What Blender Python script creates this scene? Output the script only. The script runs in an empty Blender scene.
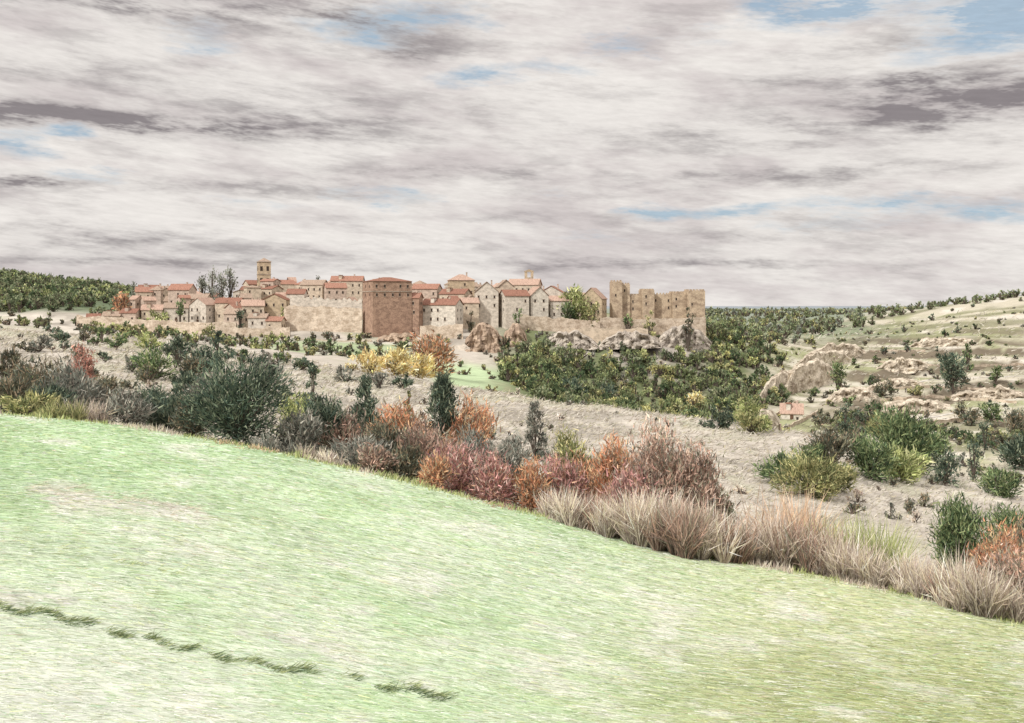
import bpy, math, random
import numpy as np
random.seed(7); rng=np.random.default_rng(7)
F=1000.0; HV=306.0
sc=bpy.context.scene
sc.view_settings.view_transform='Standard'; sc.view_settings.look='None'; sc.view_settings.exposure=0
ALB=0.72
def lin(c,k=ALB):
    c=np.asarray(c,float)/255.0
    return np.where(c<=0.04045,c/12.92,((c+0.055)/1.055)**2.4)*k
def rgba(c,k=ALB):
    l=lin(c,k); return (float(l[0]),float(l[1]),float(l[2]),1.0)
# ---------------- noise
_T=rng.random((256,256))
def vn(x,y):
    x=np.asarray(x,float);y=np.asarray(y,float)
    xi=np.floor(x).astype(int);yi=np.floor(y).astype(int);fx=x-xi;fy=y-yi
    fx=fx*fx*(3-2*fx);fy=fy*fy*(3-2*fy)
    a=_T[xi%256,yi%256];b=_T[(xi+1)%256,yi%256];c=_T[xi%256,(yi+1)%256];d=_T[(xi+1)%256,(yi+1)%256]
    return (a*(1-fx)+b*fx)*(1-fy)+(c*(1-fx)+d*fx)*fy
def fbm(x,y,o=4):
    s=0;a=.5;t=0
    for i in range(o):
        s=s+a*vn(x*2**i+17*i,y*2**i+5*i);t+=a;a*=.55
    return s/t
# ---------------- terrain height field
UK=np.array([-400,0,130,250,400,550,700,800,900,1024,1424.])
def row(d,v): return (np.array(d,float),np.array(v,float))
crest_d=[85,70,68,65,62,58,54,52,50,45,38]; crest_v=[395,412,424,445,478,517,553,570,590,622,720]
rows=[
 row([2]*11,[2800]*11),
 row([6]*11,[1150]*11),
 row([12]*11,[762]*11),
 row(crest_d,crest_v),
 row([c*1.25 for c in crest_d],[c+4 for c in crest_v]),
 row([170,170,160,150,140,125,110,105,100,90,80],[355,368,383,398,423,455,485,502,520,550,630]),
 row([380,380,360,320,260,220,200,190,180,170,160],[322,328,338,352,376,398,415,428,458,490,560]),
 row([420,420,400,370,330,300,300,290,280,250,240],[322,327,337,350,373,415,475,470,455,480,545]),
 row([480,480,470,440,420,400,430,400,370,330,320],[320,324,333,346,358,390,420,425,430,455,505]),
 row([560,560,520,490,480,490,540,520,470,430,420],[312,318,330,338,339,344,347,392,405,430,465]),
 row([700,700,620,580,560,560,590,640,600,560,550],[290,298,310,314,315,316,320,362,375,392,415]),
 row([800,800,720,680,660,650,680,800,750,720,700],[280,289,302,302,303,306,326,342,350,360,372]),
 row([1000,950,850,800,800,800,900,1000,950,950,950],[270,278,296,302,308,312,336,332,334,322,325]),
 row([1200,1150,1100,1100,1200,1300,1400,1400,1250,1250,1250],[264,271,292,305,312,316,322,320,310,294,282]),
 row([2000]*11,[290,298,304,308,310,312,314,314,314,305,300]),
 row([3500]*11,[300,303,305,306,308,309,309,309,309,306,303]),
 row([9000]*11,[306.5]*11),
 row([14000]*11,[306.4]*11)]
NU,NK=560,720
ug=np.linspace(-700,1724,NU); kg=np.linspace(math.log(2.2),math.log(12500),NK); dg=np.exp(kg)
Z=np.zeros((NU,NK))
for i,u in enumerate(ug):
    ds=[np.interp(u,UK,r[0]) for r in rows]; vs=[np.interp(u,UK,r[1]) for r in rows]
    zs=[-(v-HV)/F*d for v,d in zip(vs,ds)]
    Z[i]=np.interp(kg,np.log(ds),zs)
def blur(A,s,ax):
    r=int(3*s);k=np.exp(-0.5*(np.arange(-r,r+1)/s)**2);k/=k.sum()
    P=np.pad(A,[(r,r) if a==ax else (0,0) for a in range(2)],mode='edge')
    return sum(k[j]*(P[j:j+A.shape[0],:] if ax==0 else P[:,j:j+A.shape[1]]) for j in range(2*r+1))
Z=blur(blur(Z,3.0,1),6.0,0)
UU,DD=np.meshgrid(ug,dg,indexing='ij'); KK=np.log(DD)
farm=np.clip((KK-math.log(80))/0.5,0,1)
nearm=1-farm
Z+=DD*0.0012*nearm*(fbm(UU/90,KK*6,3)-.5)*2
Z+=DD*0.0045*farm*(fbm(UU/55,KK*14,4)-.5)*2*np.clip((8.2-KK),0.15,1)
tm=np.clip((UU-800)/60,0,1)*np.clip((KK-math.log(210))/0.2,0,1)*np.clip((math.log(1000)-KK)/0.2,0,1)
st=6.0; q=Z/st+0.5*fbm(UU/120,KK*3,2); fr=q-np.floor(q); sm=np.clip((fr-0.35)/0.3,0,1); sm=sm*sm*(3-2*sm)
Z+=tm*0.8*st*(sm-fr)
def H(x,y):
    y=np.maximum(np.asarray(y,float),2.3);u=512+F*np.asarray(x,float)/y
    a=np.clip((u-ug[0])/(ug[1]-ug[0]),0,NU-1.001);b=np.clip((np.log(y)-kg[0])/(kg[1]-kg[0]),0,NK-1.001)
    i=a.astype(int);j=b.astype(int);fa=a-i;fb=b-j
    return (Z[i,j]*(1-fa)+Z[i+1,j]*fa)*(1-fb)+(Z[i,j+1]*(1-fa)+Z[i+1,j+1]*fa)*fb
def ground_at(u,v):
    ds=np.exp(np.linspace(math.log(8),math.log(9000),2500)); x=(u-512)/F*ds
    vp=HV-F*H(x,ds)/ds; k=np.argmax(vp<=v)
    d=ds[k]; return x[k],d,float(H(x[k],d))
# ---------------- terrain colours
VV=HV-F*Z/DD
cd=np.interp(UU,UK,crest_d); bd=np.interp(UU,UK,rows[6][0])
n1=fbm(UU/60,KK*9,4); n2=fbm(UU/25+9,KK*22+3,4); n3=fbm(UU/200+3,KK*4+8,3)
def S(x,a,b):
    t=np.clip((x-a)/(b-a),0,1); return t*t*(3-2*t)
def mix(A,B,t): return A*(1-t[...,None])+B*t[...,None]
def C(*c): return np.broadcast_to(lin(c),UU.shape+(3,))
MK=.76
def meadow_col(U_,V_,a,b):
    def c(*q): return np.broadcast_to(lin(q,MK),U_.shape+(3,))
    m=c(213,225,200)
    m=mix(m,c(188,214,172),S(540-U_,0,420)*S(545-V_,0,100))
    m=mix(m,c(198,219,180),S(a,.48,.68)*0.75)
    m=mix(m,c(208,212,174),S(U_,520,860))
    m=mix(m,c(178,184,134),S(U_,440,850)*S(V_,590,705)*.85)
    m=mix(m,c(226,228,218),S(V_,560,700)*S(380-U_,0,350)*.8)
    m=mix(m,c(204,199,186),S(b,.5,.64)*S(330-U_,0,200)*S(np.abs(V_-490-U_*.1),24,0)*.85)
    m=mix(m,c(202,196,190),S(b,.48,.64)*S(420-U_,0,200)*S(np.abs(V_-596-U_*.16),18,0)*.7)
    m=mix(m,c(168,190,146),S(b,.5,.36)*S(V_,640,440)*.45)
    m=mix(m,c(232,231,222),S(b,.54,.8)*.7)
    return m
def mid_col(a,b):
    def c(*q): return np.broadcast_to(lin(q),a.shape+(3,))
    m=c(204,196,184); m=mix(m,c(174,167,156),S(a,.46,.66)); m=mix(m,c(224,217,204),S(b,.5,.7)*.75); m=mix(m,c(178,180,150),S(a,.45,.3)*.5); return m
col=meadow_col(UU,VV,n3,n1)
past=S(DD/cd+(n2-.5)*.06,1.01,1.06)
col=mix(col,mid_col(n1,n2),past)
g=S(UU,425,445)*S(555-UU,0,20)*S(DD,262,275)*S(430-DD,0,20); col=mix(col,C(194,213,172),g)
g=S(UU,240,270)*S(430-UU,0,40)*S(DD,380,400)*S(475-DD,0,20)*S(n1,.4,.55); col=mix(col,C(174,187,150),g)
pb=S(DD/bd,1.04,1.12)
gor=pb*S(UU+40*(n1-.5),470,540)*S(780-UU+40*(n2-.5),0,40)*S(760-DD,0,60); col=mix(col,C(124,132,98),gor); col=mix(col,C(162,160,132),gor*S(n2,.54,.66))
rock=S(UU,540,560)*S(720-UU,0,40)*S(DD,450,480)*S(600-DD,0,40)*S(n2,.35,.55); col=mix(col,C(180,172,162),rock)
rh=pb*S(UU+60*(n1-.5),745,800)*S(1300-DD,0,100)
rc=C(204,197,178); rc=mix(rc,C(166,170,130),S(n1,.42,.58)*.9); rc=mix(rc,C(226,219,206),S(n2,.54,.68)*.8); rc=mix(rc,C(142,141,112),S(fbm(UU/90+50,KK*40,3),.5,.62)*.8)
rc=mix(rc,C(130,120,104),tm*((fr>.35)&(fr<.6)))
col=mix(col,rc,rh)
lh=S(DD,570,620)*S(220-UU+50*(n1-.5),0,60); col=mix(col,C(120,132,106),lh)
gf=S(DD,760,900)*S(UU,640,700)*S(900-UU+120*(n1-.5),0,60); col=mix(col,C(144,152,126),gf)
far=S(DD,1150,1500); col=mix(col,C(152,160,146),far); far=S(DD,2500,5000); col=mix(col,C(156,164,170),far)  # aerial haze painted into the ground colour, bluer with distance
def mesh_obj(name,verts,faces_flat,ns,col=None,mat=None,smooth=False):
    me=bpy.data.meshes.new(name); nf=len(faces_flat)//ns
    me.vertices.add(len(verts)); me.vertices.foreach_set('co',np.asarray(verts,np.float32).ravel())
    me.loops.add(len(faces_flat)); me.loops.foreach_set('vertex_index',np.asarray(faces_flat,np.int32))
    me.polygons.add(nf); me.polygons.foreach_set('loop_start',np.arange(nf,dtype=np.int32)*ns)
    try: me.polygons.foreach_set('loop_total',np.full(nf,ns,np.int32))
    except Exception: pass
    if smooth: me.polygons.foreach_set('use_smooth',np.ones(nf,bool))
    me.update(calc_edges=True)
    if col is not None:
        a=me.color_attributes.new('Col','FLOAT_COLOR','POINT')
        cc=np.ones((len(verts),4),np.float32); cc[:,:3]=col; a.data.foreach_set('color',cc.ravel())
    ob=bpy.data.objects.new(name,me); sc.collection.objects.link(ob)
    if mat: me.materials.append(mat)
    return ob
# ---------------- materials
def newmat(name):
    m=bpy.data.materials.new(name); m.use_nodes=True; nt=m.node_tree
    b=nt.nodes['Principled BSDF']; nt.nodes.remove(b)
    b=nt.nodes.new('ShaderNodeBsdfDiffuse'); b.inputs['Roughness'].default_value=0.0
    nt.links.new(b.outputs[0],nt.nodes['Material Output'].inputs[0])
    return m,nt,b
def N(nt,t,**k):
    n=nt.nodes.new(t)
    for a,b in k.items(): setattr(n,a,b)
    return n
def mathn(nt,op,a,b=None,c=None):
    n=N(nt,'ShaderNodeMath',operation=op)
    for i,q in enumerate((a,b,c)):
        if q is None: continue
        if isinstance(q,(int,float)): n.inputs[i].default_value=q
        else: nt.links.new(q,n.inputs[i])
    return n.outputs[0]
def maprange(nt,v,a,b,c,d,smooth=False):
    n=N(nt,'ShaderNodeMapRange'); 
    if smooth: n.interpolation_type='SMOOTHSTEP'
    nt.links.new(v,n.inputs[0])
    for i,q in enumerate((a,b,c,d)): n.inputs[i+1].default_value=q
    return n.outputs[0]
def streak(nt,scale,rotz,nscale,detail=4):
    tc=N(nt,'ShaderNodeTexCoord'); mp=N(nt,'ShaderNodeMapping'); mp.inputs['Scale'].default_value=scale
    mr=N(nt,'ShaderNodeMapping'); mr.inputs['Rotation'].default_value=(0,0,rotz)
    nt.links.new(tc.outputs['Object'],mr.inputs[0]); nt.links.new(mr.outputs[0],mp.inputs[0])
    n=N(nt,'ShaderNodeTexNoise'); n.inputs['Scale'].default_value=nscale; n.inputs['Detail'].default_value=detail; n.inputs['Roughness'].default_value=.65
    nt.links.new(mp.outputs[0],n.inputs['Vector']); return n.outputs[0]
def scalecol(nt,colsock,facs):
    v=colsock
    for f in facs:
        n=N(nt,'ShaderNodeVectorMath',operation='SCALE'); nt.links.new(v,n.inputs[0]); nt.links.new(f,n.inputs['Scale']); v=n.outputs[0]
    return v
m_ter,nt,b=newmat('ground_mat')
at=N(nt,'ShaderNodeAttribute',attribute_name='Col')
s1=streak(nt,(0.35,3.0,1),0.5,2.2,3); s2=streak(nt,(0.5,2.0,1),-0.35,.35,3); s3=streak(nt,(.6,1.6,1),0.3,.06,3)
v=scalecol(nt,at.outputs['Color'],[maprange(nt,s1,.3,.7,.86,1.12),maprange(nt,s2,.3,.7,.85,1.13),maprange(nt,s3,.3,.7,.92,1.08)])
nt.links.new(v,b.inputs['Color'])
m_fol,nt,b=newmat('foliage_mat'); at=N(nt,'ShaderNodeAttribute',attribute_name='Col'); nt.links.new(at.outputs['Color'],b.inputs['Color'])
tr=nt.nodes.new('ShaderNodeBsdfTranslucent'); nt.links.new(at.outputs['Color'],tr.inputs['Color'])
ms=nt.nodes.new('ShaderNodeMixShader'); ms.inputs[0].default_value=.25; nt.links.new(b.outputs[0],ms.inputs[1]); nt.links.new(tr.outputs[0],ms.inputs[2]); nt.links.new(ms.outputs[0],nt.nodes['Material Output'].inputs[0])
def surf(name,c,sc1=.5,amp=.16,stretch=(1,1,1.5),c2=None):
    m,nt,b=newmat(name); s1=streak(nt,stretch,0,sc1,4); s2=streak(nt,stretch,0.3,sc1*5,3)
    mx=N(nt,'ShaderNodeMix',data_type='RGBA'); mx.inputs[6].default_value=rgba(c); mx.inputs[7].default_value=rgba(c2 or tuple(int(q*.84) for q in c))
    nt.links.new(maprange(nt,s1,.42,.62,0,1),mx.inputs[0])
    v=scalecol(nt,mx.outputs[2],[maprange(nt,s2,.3,.7,1-amp,1+amp)]); nt.links.new(v,b.inputs['Color']); return m
idx=np.arange(NU*NK).reshape(NU,NK)
ff=np.stack([idx[:-1,:-1],idx[1:,:-1],idx[1:,1:],idx[:-1,1:]],-1).reshape(-1)
V=np.stack([(UU-512)/F*DD,DD,Z],-1).reshape(-1,3)
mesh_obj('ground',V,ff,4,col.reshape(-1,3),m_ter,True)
# ---------------- strokes (blades / leaves)
class Acc:
    def __init__(s): s.v=[];s.c=[];s.n=0
    def strokes(s,P,D,L,W,Cc):
        n=len(P)
        if n==0:return
        R=rng.normal(size=(n,3)); sd=np.cross(D,R); sd/=np.linalg.norm(sd,axis=1,keepdims=True)+1e-9
        L=np.broadcast_to(L,(n,))[:,None]; W=np.broadcast_to(W,(n,))[:,None]
        A=np.stack([P-sd*W*.5,P+sd*W*.5,P+D*L+sd*W*.1,P+D*L*.55+sd*W*-.45],1)
        s.v.append(A.reshape(-1,3)); s.c.append(np.repeat(Cc,4,0)); s.n+=n
    def limb(s,a,b,r0,r1,c,k=5):
        a=np.array(a,float);b=np.array(b,float);d=b-a;d/=np.linalg.norm(d)+1e-9
        o=np.cross(d,[0.3,1,.2]);o/=np.linalg.norm(o)+1e-9;p=np.cross(d,o)
        an=np.arange(k)*2*math.pi/k
        r=np.cos(an)[:,None]*o+np.sin(an)[:,None]*p
        A=a+r*r0;B=b+r*r1
        q=np.stack([A,np.roll(A,-1,0),np.roll(B,-1,0),B],1).reshape(-1,3)
        s.v.append(q);s.c.append(np.repeat(np.array([c]),len(q),0));s.n+=k
    def obj(s,name):
        v=np.concatenate(s.v);c=np.concatenate(s.c)
        return mesh_obj(name,v,np.arange(len(v)),4,c,m_fol)
def unit(D): return D/(np.linalg.norm(D,axis=-1,keepdims=True)+1e-9)
FK=0.86
PAL={
 'juniper':[(98,112,96),(116,128,108),(72,86,76),(148,156,132),(86,102,90)],
 'greyjun':[(138,142,132),(162,162,150),(106,112,104),(182,178,166),(142,134,124)],
 'green':[(104,124,88),(130,146,106),(78,96,72),(158,168,122)],
 'olive':[(160,160,112),(130,136,94),(186,184,136),(106,114,82),(198,190,142)],
 'dkolive':[(112,112,94),(92,96,82),(142,138,114),(158,140,118),(116,122,110)],
 'orange':[(222,170,134),(210,150,118),(232,194,154),(184,138,114),(172,156,130),(150,140,124)],
 'pink':[(210,164,156),(192,142,140),(226,192,182),(166,130,124),(202,168,142),(146,140,126)],
 'red':[(200,144,130),(212,164,146),(168,128,118),(150,130,116)],
 'redbrown':[(190,160,144),(206,172,154),(158,136,124),(214,190,172),(136,124,114),(150,148,128)],
 'straw':[(216,204,190),(200,184,170),(234,225,212),(168,152,144),(218,208,182)],
 'yellow':[(238,224,168),(230,210,146),(242,232,192),(216,188,134)],
 'yelgreen':[(190,196,138),(168,178,118),(212,212,164),(136,148,102)],
 'tan':[(222,192,162),(208,180,154),(232,210,186)],
 'wood':[(116,128,94),(98,112,84),(140,150,106),(154,160,118),(120,126,94)],
 'woodd':[(86,102,76),(74,90,68),(106,120,86)],
 'woody':[(200,196,136),(182,176,114),(210,208,158)],
 'farw':[(128,140,110),(112,126,98),(150,158,126),(160,160,130)],  # far woods: leaf colours lightened to paint in distance haze, as in hazew
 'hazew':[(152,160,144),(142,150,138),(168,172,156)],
 'poplar':[(156,160,148),(138,144,132),(176,176,164)]}
def pal(k,n,bright):
    p=np.array([lin(c,FK) for c in PAL[k]]); i=rng.integers(0,len(p),n)
    return np.clip(p[i]*bright[:,None]*rng.uniform(.78,1.25,n)[:,None],0,.9)
BARK=lin((130,118,108),.6)
def grow(A,x,y,zb,w,h,kind,shape,pxw,density=.7,wk=1.0):
    px=F/y; n=int(max(30,w*px*h*px*density)); lw=1.2/px*wk; lw=max(lw,.012)
    r=w/2
    if shape=='fan':
        n=int(n*.5)
        a=rng.uniform(0,2*math.pi,n);q=np.sqrt(rng.random(n))
        tu=rng.integers(0,14,n); ta=rng.uniform(0,6.28,14); tq=np.sqrt(rng.random(14)); thh=rng.uniform(.3,1.2,14)
        bx=x+np.cos(ta[tu])*tq[tu]*r*.98+np.cos(a)*q*r*.15; by=y+np.sin(ta[tu])*tq[tu]*r*.85+np.sin(a)*q*r*.15
        P=np.stack([bx,by,np.zeros(n)],1); P[:,2]=H(P[:,0],P[:,1])-.03
        D=unit(np.stack([np.cos(a)*q*.5+rng.normal(0,.2,n),np.sin(a)*q*.4+rng.normal(0,.15,n),np.ones(n)],1))
        L=h*rng.uniform(.4,1.05,n)*thh[tu]
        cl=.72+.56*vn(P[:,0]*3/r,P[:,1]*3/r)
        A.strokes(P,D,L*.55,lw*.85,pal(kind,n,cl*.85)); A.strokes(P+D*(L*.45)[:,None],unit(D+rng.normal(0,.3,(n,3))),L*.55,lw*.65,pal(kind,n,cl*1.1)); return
    base=np.array([x,y,zb-.1])
    th=h*(.12 if shape!='tree' else .3)
    A.limb(base,base+[0,0,th+h*.25],max(.035*w,lw),max(.02*w,lw*.6),BARK)
    nc=int(np.clip(n/26,10,110))
    if shape in('round','tree'):
        z0=.0 if shape=='round' else .16
        cz=zb+h*(z0+(1-z0)*.45); rz=h*(1-z0)*.5
        dirs=unit(rng.normal(size=(nc,3))); rad=rng.uniform(.25,.98,nc)[:,None]**.6
        lob=.7+.6*vn(dirs[:,0]*2+9+x,dirs[:,2]*2+5+y)[:,None]
        Cc=np.array([x,y,cz])+dirs*rad*lob*np.array([r*.92,r*.92,rz*.98]); Cc[:,2]=np.maximum(Cc[:,2],zb+h*.06)
        org=np.array([x,y,zb+h*(.15 if shape=='round' else .4)]); crd=min(r,rz)*.25
    elif shape=='cone':
        t=rng.random(nc)**1.35; a=rng.uniform(0,6.283,nc); rr=r*(1-t)**.62*rng.uniform(.5,1.05,nc)
        Cc=np.stack([x+np.cos(a)*rr,y+np.sin(a)*rr,zb+h*(.06+.86*t)],1); org=None; crd=min(r,h)*.17
    else:
        t=rng.random(nc); a=rng.uniform(0,6.283,nc); rr=r*np.sin(np.clip(t*.9+.12,0,1)*math.pi)**.5*rng.uniform(.2,.8,nc)
        Cc=np.stack([x+np.cos(a)*rr,y+np.sin(a)*rr,zb+h*(.08+.86*t)],1); org=None; crd=r*.4
    for i in range(min(nc,9)): A.limb(base+[0,0,th*.6],Cc[i],max(.014*w,lw*.7),max(.005*w,lw*.3),BARK,4)
    cb=rng.uniform(.5,1.5,nc)
    ci=rng.integers(0,nc,n); P=Cc[ci]+rng.normal(size=(n,3))*crd*.75
    if org is not None: O=unit(P-org)
    else:
        O=P-np.stack([np.full(n,x),np.full(n,y),P[:,2]-.5*r],1); O=unit(O+np.array([0,0,.3*r]))
    D=unit(O+rng.normal(size=(n,3))*.5+np.array([0,0,.15]))
    L=rng.uniform(3,8,n)/px*np.clip((w*px)/45,.35,1.2)
    P-=D*(L*.5)[:,None]; P[:,2]=np.maximum(P[:,2],zb-.05)
    A.strokes(P,D,L,lw*rng.uniform(.6,1.4,n),pal(kind,n,cb[ci]))
def plant(name,u,vt,d,wpx,kind,shape='round',vb=None,density=.9):
    if vb is not None:
        x,y,zb=ground_at(u,vb); d=y
    else: x=(u-512)/F*d;y=d;zb=float(H(x,y))
    zt=-(vt-HV)/F*d; h=zt-zb
    if h<=0.3: print('SKIP',name,u,vt,h);return
    A=Acc(); grow(A,x,y,zb,wpx/F*d,h,kind,shape,wpx,density); A.obj(name)
def cr(u,k=1.0): return float(np.interp(u,UK,crest_d))*k
J='juniper_tree'
for u,vt,k,w,kind,nm,sh in [
 (14,372,1.12,52,'dkolive','thorn_bush','round'),(44,356,1.3,56,'dkolive','thorn_bush','round'),(82,347,1.8,32,'red','red_bush','round'),
 (72,366,1.15,60,'greyjun','scrub_bush','round'),(102,372,1.3,36,'dkolive','thorn_bush','round'),(30,392,1.06,60,'olive','olive_bush','round'),
 (-30,365,1.2,60,'juniper',J,'round'),(88,395,1.07,44,'straw','dry_grass_clump','fan'),(6,380,1.5,40,'juniper',J,'round'),(50,382,1.1,50,'juniper',J,'round'),
 (128,390,1.1,50,'greyjun','scrub_bush','round'),(172,392,1.15,54,'juniper',J,'round'),(150,380,1.35,40,'juniper',J,'round'),
 (236,354,1.07,94,'juniper',J,'round'),(192,400,1.08,40,'dkolive','thorn_bush','round'),(205,372,1.6,40,'greyjun','scrub_bush','round'),
 (292,386,1.5,34,'yelgreen','yellow_green_bush','round'),(322,392,1.2,54,'juniper',J,'round'),(297,408,1.1,54,'greyjun','scrub_bush','round'),
 (366,372,1.6,38,'juniper',J,'cone'),(345,412,1.2,54,'redbrown','brown_thorn_bush','round'),(312,360,2.3,22,'juniper',J,'cone'),
 (442,370,1.5,50,'juniper',J,'cone'),(402,404,1.45,70,'orange','orange_bush','round'),(468,398,1.5,54,'orange','orange_bush','round'),
 (385,420,1.2,64,'dkolive','thorn_bush','round'),(425,426,1.2,64,'redbrown','brown_thorn_bush','round'),(360,434,1.1,58,'greyjun','scrub_bush','round'),
 (406,444,1.08,54,'dkolive','thorn_bush','round'),(455,442,1.12,60,'pink','pink_bush','round'),(492,452,1.1,52,'pink','pink_bush','round'),(375,444,1.06,50,'redbrown','brown_thorn_bush','round'),
 (478,428,1.3,52,'greyjun','scrub_bush','round'),(530,456,1.12,48,'orange','orange_bush','round'),(570,428,1.35,50,'olive','olive_bush','round'),(436,452,1.05,40,'orange','orange_bush','round'),
 (566,454,1.15,54,'pink','pink_bush','round'),(512,434,1.5,38,'greyjun','scrub_bush','round'),(535,394,2.0,28,'greyjun','scrub_bush','cone'),
 (616,432,1.2,60,'orange','orange_bush','round'),(658,426,1.15,90,'redbrown','brown_thorn_bush','round'),(696,442,1.15,60,'redbrown','brown_thorn_bush','round'),(590,448,1.25,50,'orange','orange_bush','round'),
 (632,458,1.1,64,'pink','pink_bush','round'),(722,488,1.2,28,'green','green_bush','round'),(408,388,2.2,14,'olive','olive_bush','cone'),
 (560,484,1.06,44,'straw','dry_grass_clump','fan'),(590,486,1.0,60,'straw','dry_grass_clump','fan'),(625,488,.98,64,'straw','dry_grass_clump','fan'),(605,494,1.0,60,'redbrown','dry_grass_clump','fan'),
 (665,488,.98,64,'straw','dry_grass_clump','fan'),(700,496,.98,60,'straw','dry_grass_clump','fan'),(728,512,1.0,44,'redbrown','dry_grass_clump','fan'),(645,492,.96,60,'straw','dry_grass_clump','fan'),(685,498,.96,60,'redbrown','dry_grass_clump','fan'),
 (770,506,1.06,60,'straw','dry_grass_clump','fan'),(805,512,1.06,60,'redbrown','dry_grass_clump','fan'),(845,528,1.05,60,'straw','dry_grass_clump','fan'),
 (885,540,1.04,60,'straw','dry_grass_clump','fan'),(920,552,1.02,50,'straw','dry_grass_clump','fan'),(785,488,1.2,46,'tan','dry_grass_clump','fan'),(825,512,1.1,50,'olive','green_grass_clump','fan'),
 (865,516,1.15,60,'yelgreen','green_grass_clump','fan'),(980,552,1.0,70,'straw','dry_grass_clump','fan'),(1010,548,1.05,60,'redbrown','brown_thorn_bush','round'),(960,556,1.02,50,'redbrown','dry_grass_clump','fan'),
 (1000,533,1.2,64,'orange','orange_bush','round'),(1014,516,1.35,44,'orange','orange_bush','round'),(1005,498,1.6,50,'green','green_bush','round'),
 (958,486,1.4,54,'green',J,'round'),(1040,520,1.3,60,'dkolive','thorn_bush','round'),
 (245,440,.985,70,'tan','dry_grass_clump','fan'),(215,468,.84,24,'straw','dry_grass_clump','fan'),(440,492,.97,70,'tan','dry_grass_clump','fan'),(490,499,.98,50,'pink','dry_grass_clump','fan'),
 (60,396,1.04,60,'olive','olive_bush','fan'),(270,430,1.05,46,'greyjun','scrub_bush','fan'),(330,446,1.03,60,'straw','dry_grass_clump','fan')]:
    plant(nm,u,vt,cr(u,k),w,kind,sh)
for u,vt,vb,w,kind,nm,sh in [
 (155,346,380,42,'green','green_bush','round'),(178,334,364,28,'juniper',J,'round'),(205,342,372,38,'juniper',J,'round'),(218,330,352,22,'juniper',J,'cone'),(190,352,380,30,'dkolive','thorn_bush','round'),
 (150,330,350,28,'yelgreen','yellow_green_bush','round'),(102,325,343,18,'green','green_bush','cone'),(120,330,342,14,'olive','olive_bush','round'),(132,352,372,22,'greyjun','scrub_bush','round'),(28,338,352,26,'dkolive','thorn_bush','round'),(262,360,380,24,'greyjun','scrub_bush','round'),
 (284,340,362,14,'olive','olive_bush','cone'),(380,370,388,24,'greyjun','scrub_bush','round'),(404,374,389,28,'juniper',J,'round'),(345,366,382,28,'greyjun','scrub_bush','round'),
 (492,384,392,16,'olive','olive_bush','round'),(529,368,389,20,'green',J,'cone'),(571,376,400,40,'juniper',J,'round'),(606,382,405,28,'juniper',J,'round'),
 (632,392,408,22,'dkolive','thorn_bush','round'),(662,396,414,28,'olive','olive_bush','round'),(694,388,414,20,'yellow','yellow_bush','round'),(719,405,429,32,'juniper',J,'round'),
 (372,350,374,34,'yellow','yellow_bush','round'),(398,345,376,40,'yellow','yellow_bush','round'),(434,332,376,46,'orange','orange_tree','round'),(418,352,378,46,'yellow','yellow_bush','round'),(352,356,372,20,'yellow','yellow_bush','round'),
 (808,454,496,76,'olive','olive_bush','round'),(780,452,484,42,'green','green_bush','round'),(838,460,492,40,'olive','olive_bush','round')]:
    plant(nm,u,vt,None,w,kind,sh,vb)
for u,vt,vb,w,kind,nm,sh in [
 (905,406,472,68,'green','oak_tree','round'),(872,434,480,46,'green','green_bush','round'),(830,430,470,50,'dkolive','oak_tree','round'),(902,446,482,50,'yelgreen','yellow_green_bush','round'),
 (945,446,486,28,'juniper',J,'round'),(973,438,482,15,'juniper','cypress_tree','column'),(1000,466,496,44,'green','oak_tree','round'),(1022,430,470,42,'juniper','oak_tree','round'),
 (845,402,436,15,'juniper','cypress_tree','column'),(838,352,397,14,'green','cypress_tree','column'),(953,348,394,28,'juniper','oak_tree','tree'),(967,342,372,14,'green',J,'cone'),
 (996,362,386,16,'green','oak_tree','tree'),(882,376,398,22,'dkolive','oak_tree','round'),(916,383,398,20,'olive','olive_bush','round'),(1016,406,440,30,'dkolive','oak_tree','round'),(855,420,452,26,'dkolive','oak_tree','round'),
 (810,438,470,34,'green','oak_tree','round'),(878,414,436,24,'olive','olive_bush','round'),(760,410,432,28,'yelgreen','olive_bush','round'),(745,394,426,30,'yelgreen','yellow_green_bush','round'),(752,408,434,28,'olive','olive_bush','round'),(936,423,460,30,'green','oak_tree','round'),(985,420,450,14,'juniper','cypress_tree','column'),(968,402,424,26,'dkolive','oak_tree','round'),(990,400,422,26,'green','oak_tree','round')]:
    plant(nm,u,vt,None,w,kind,sh,vb)
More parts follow.
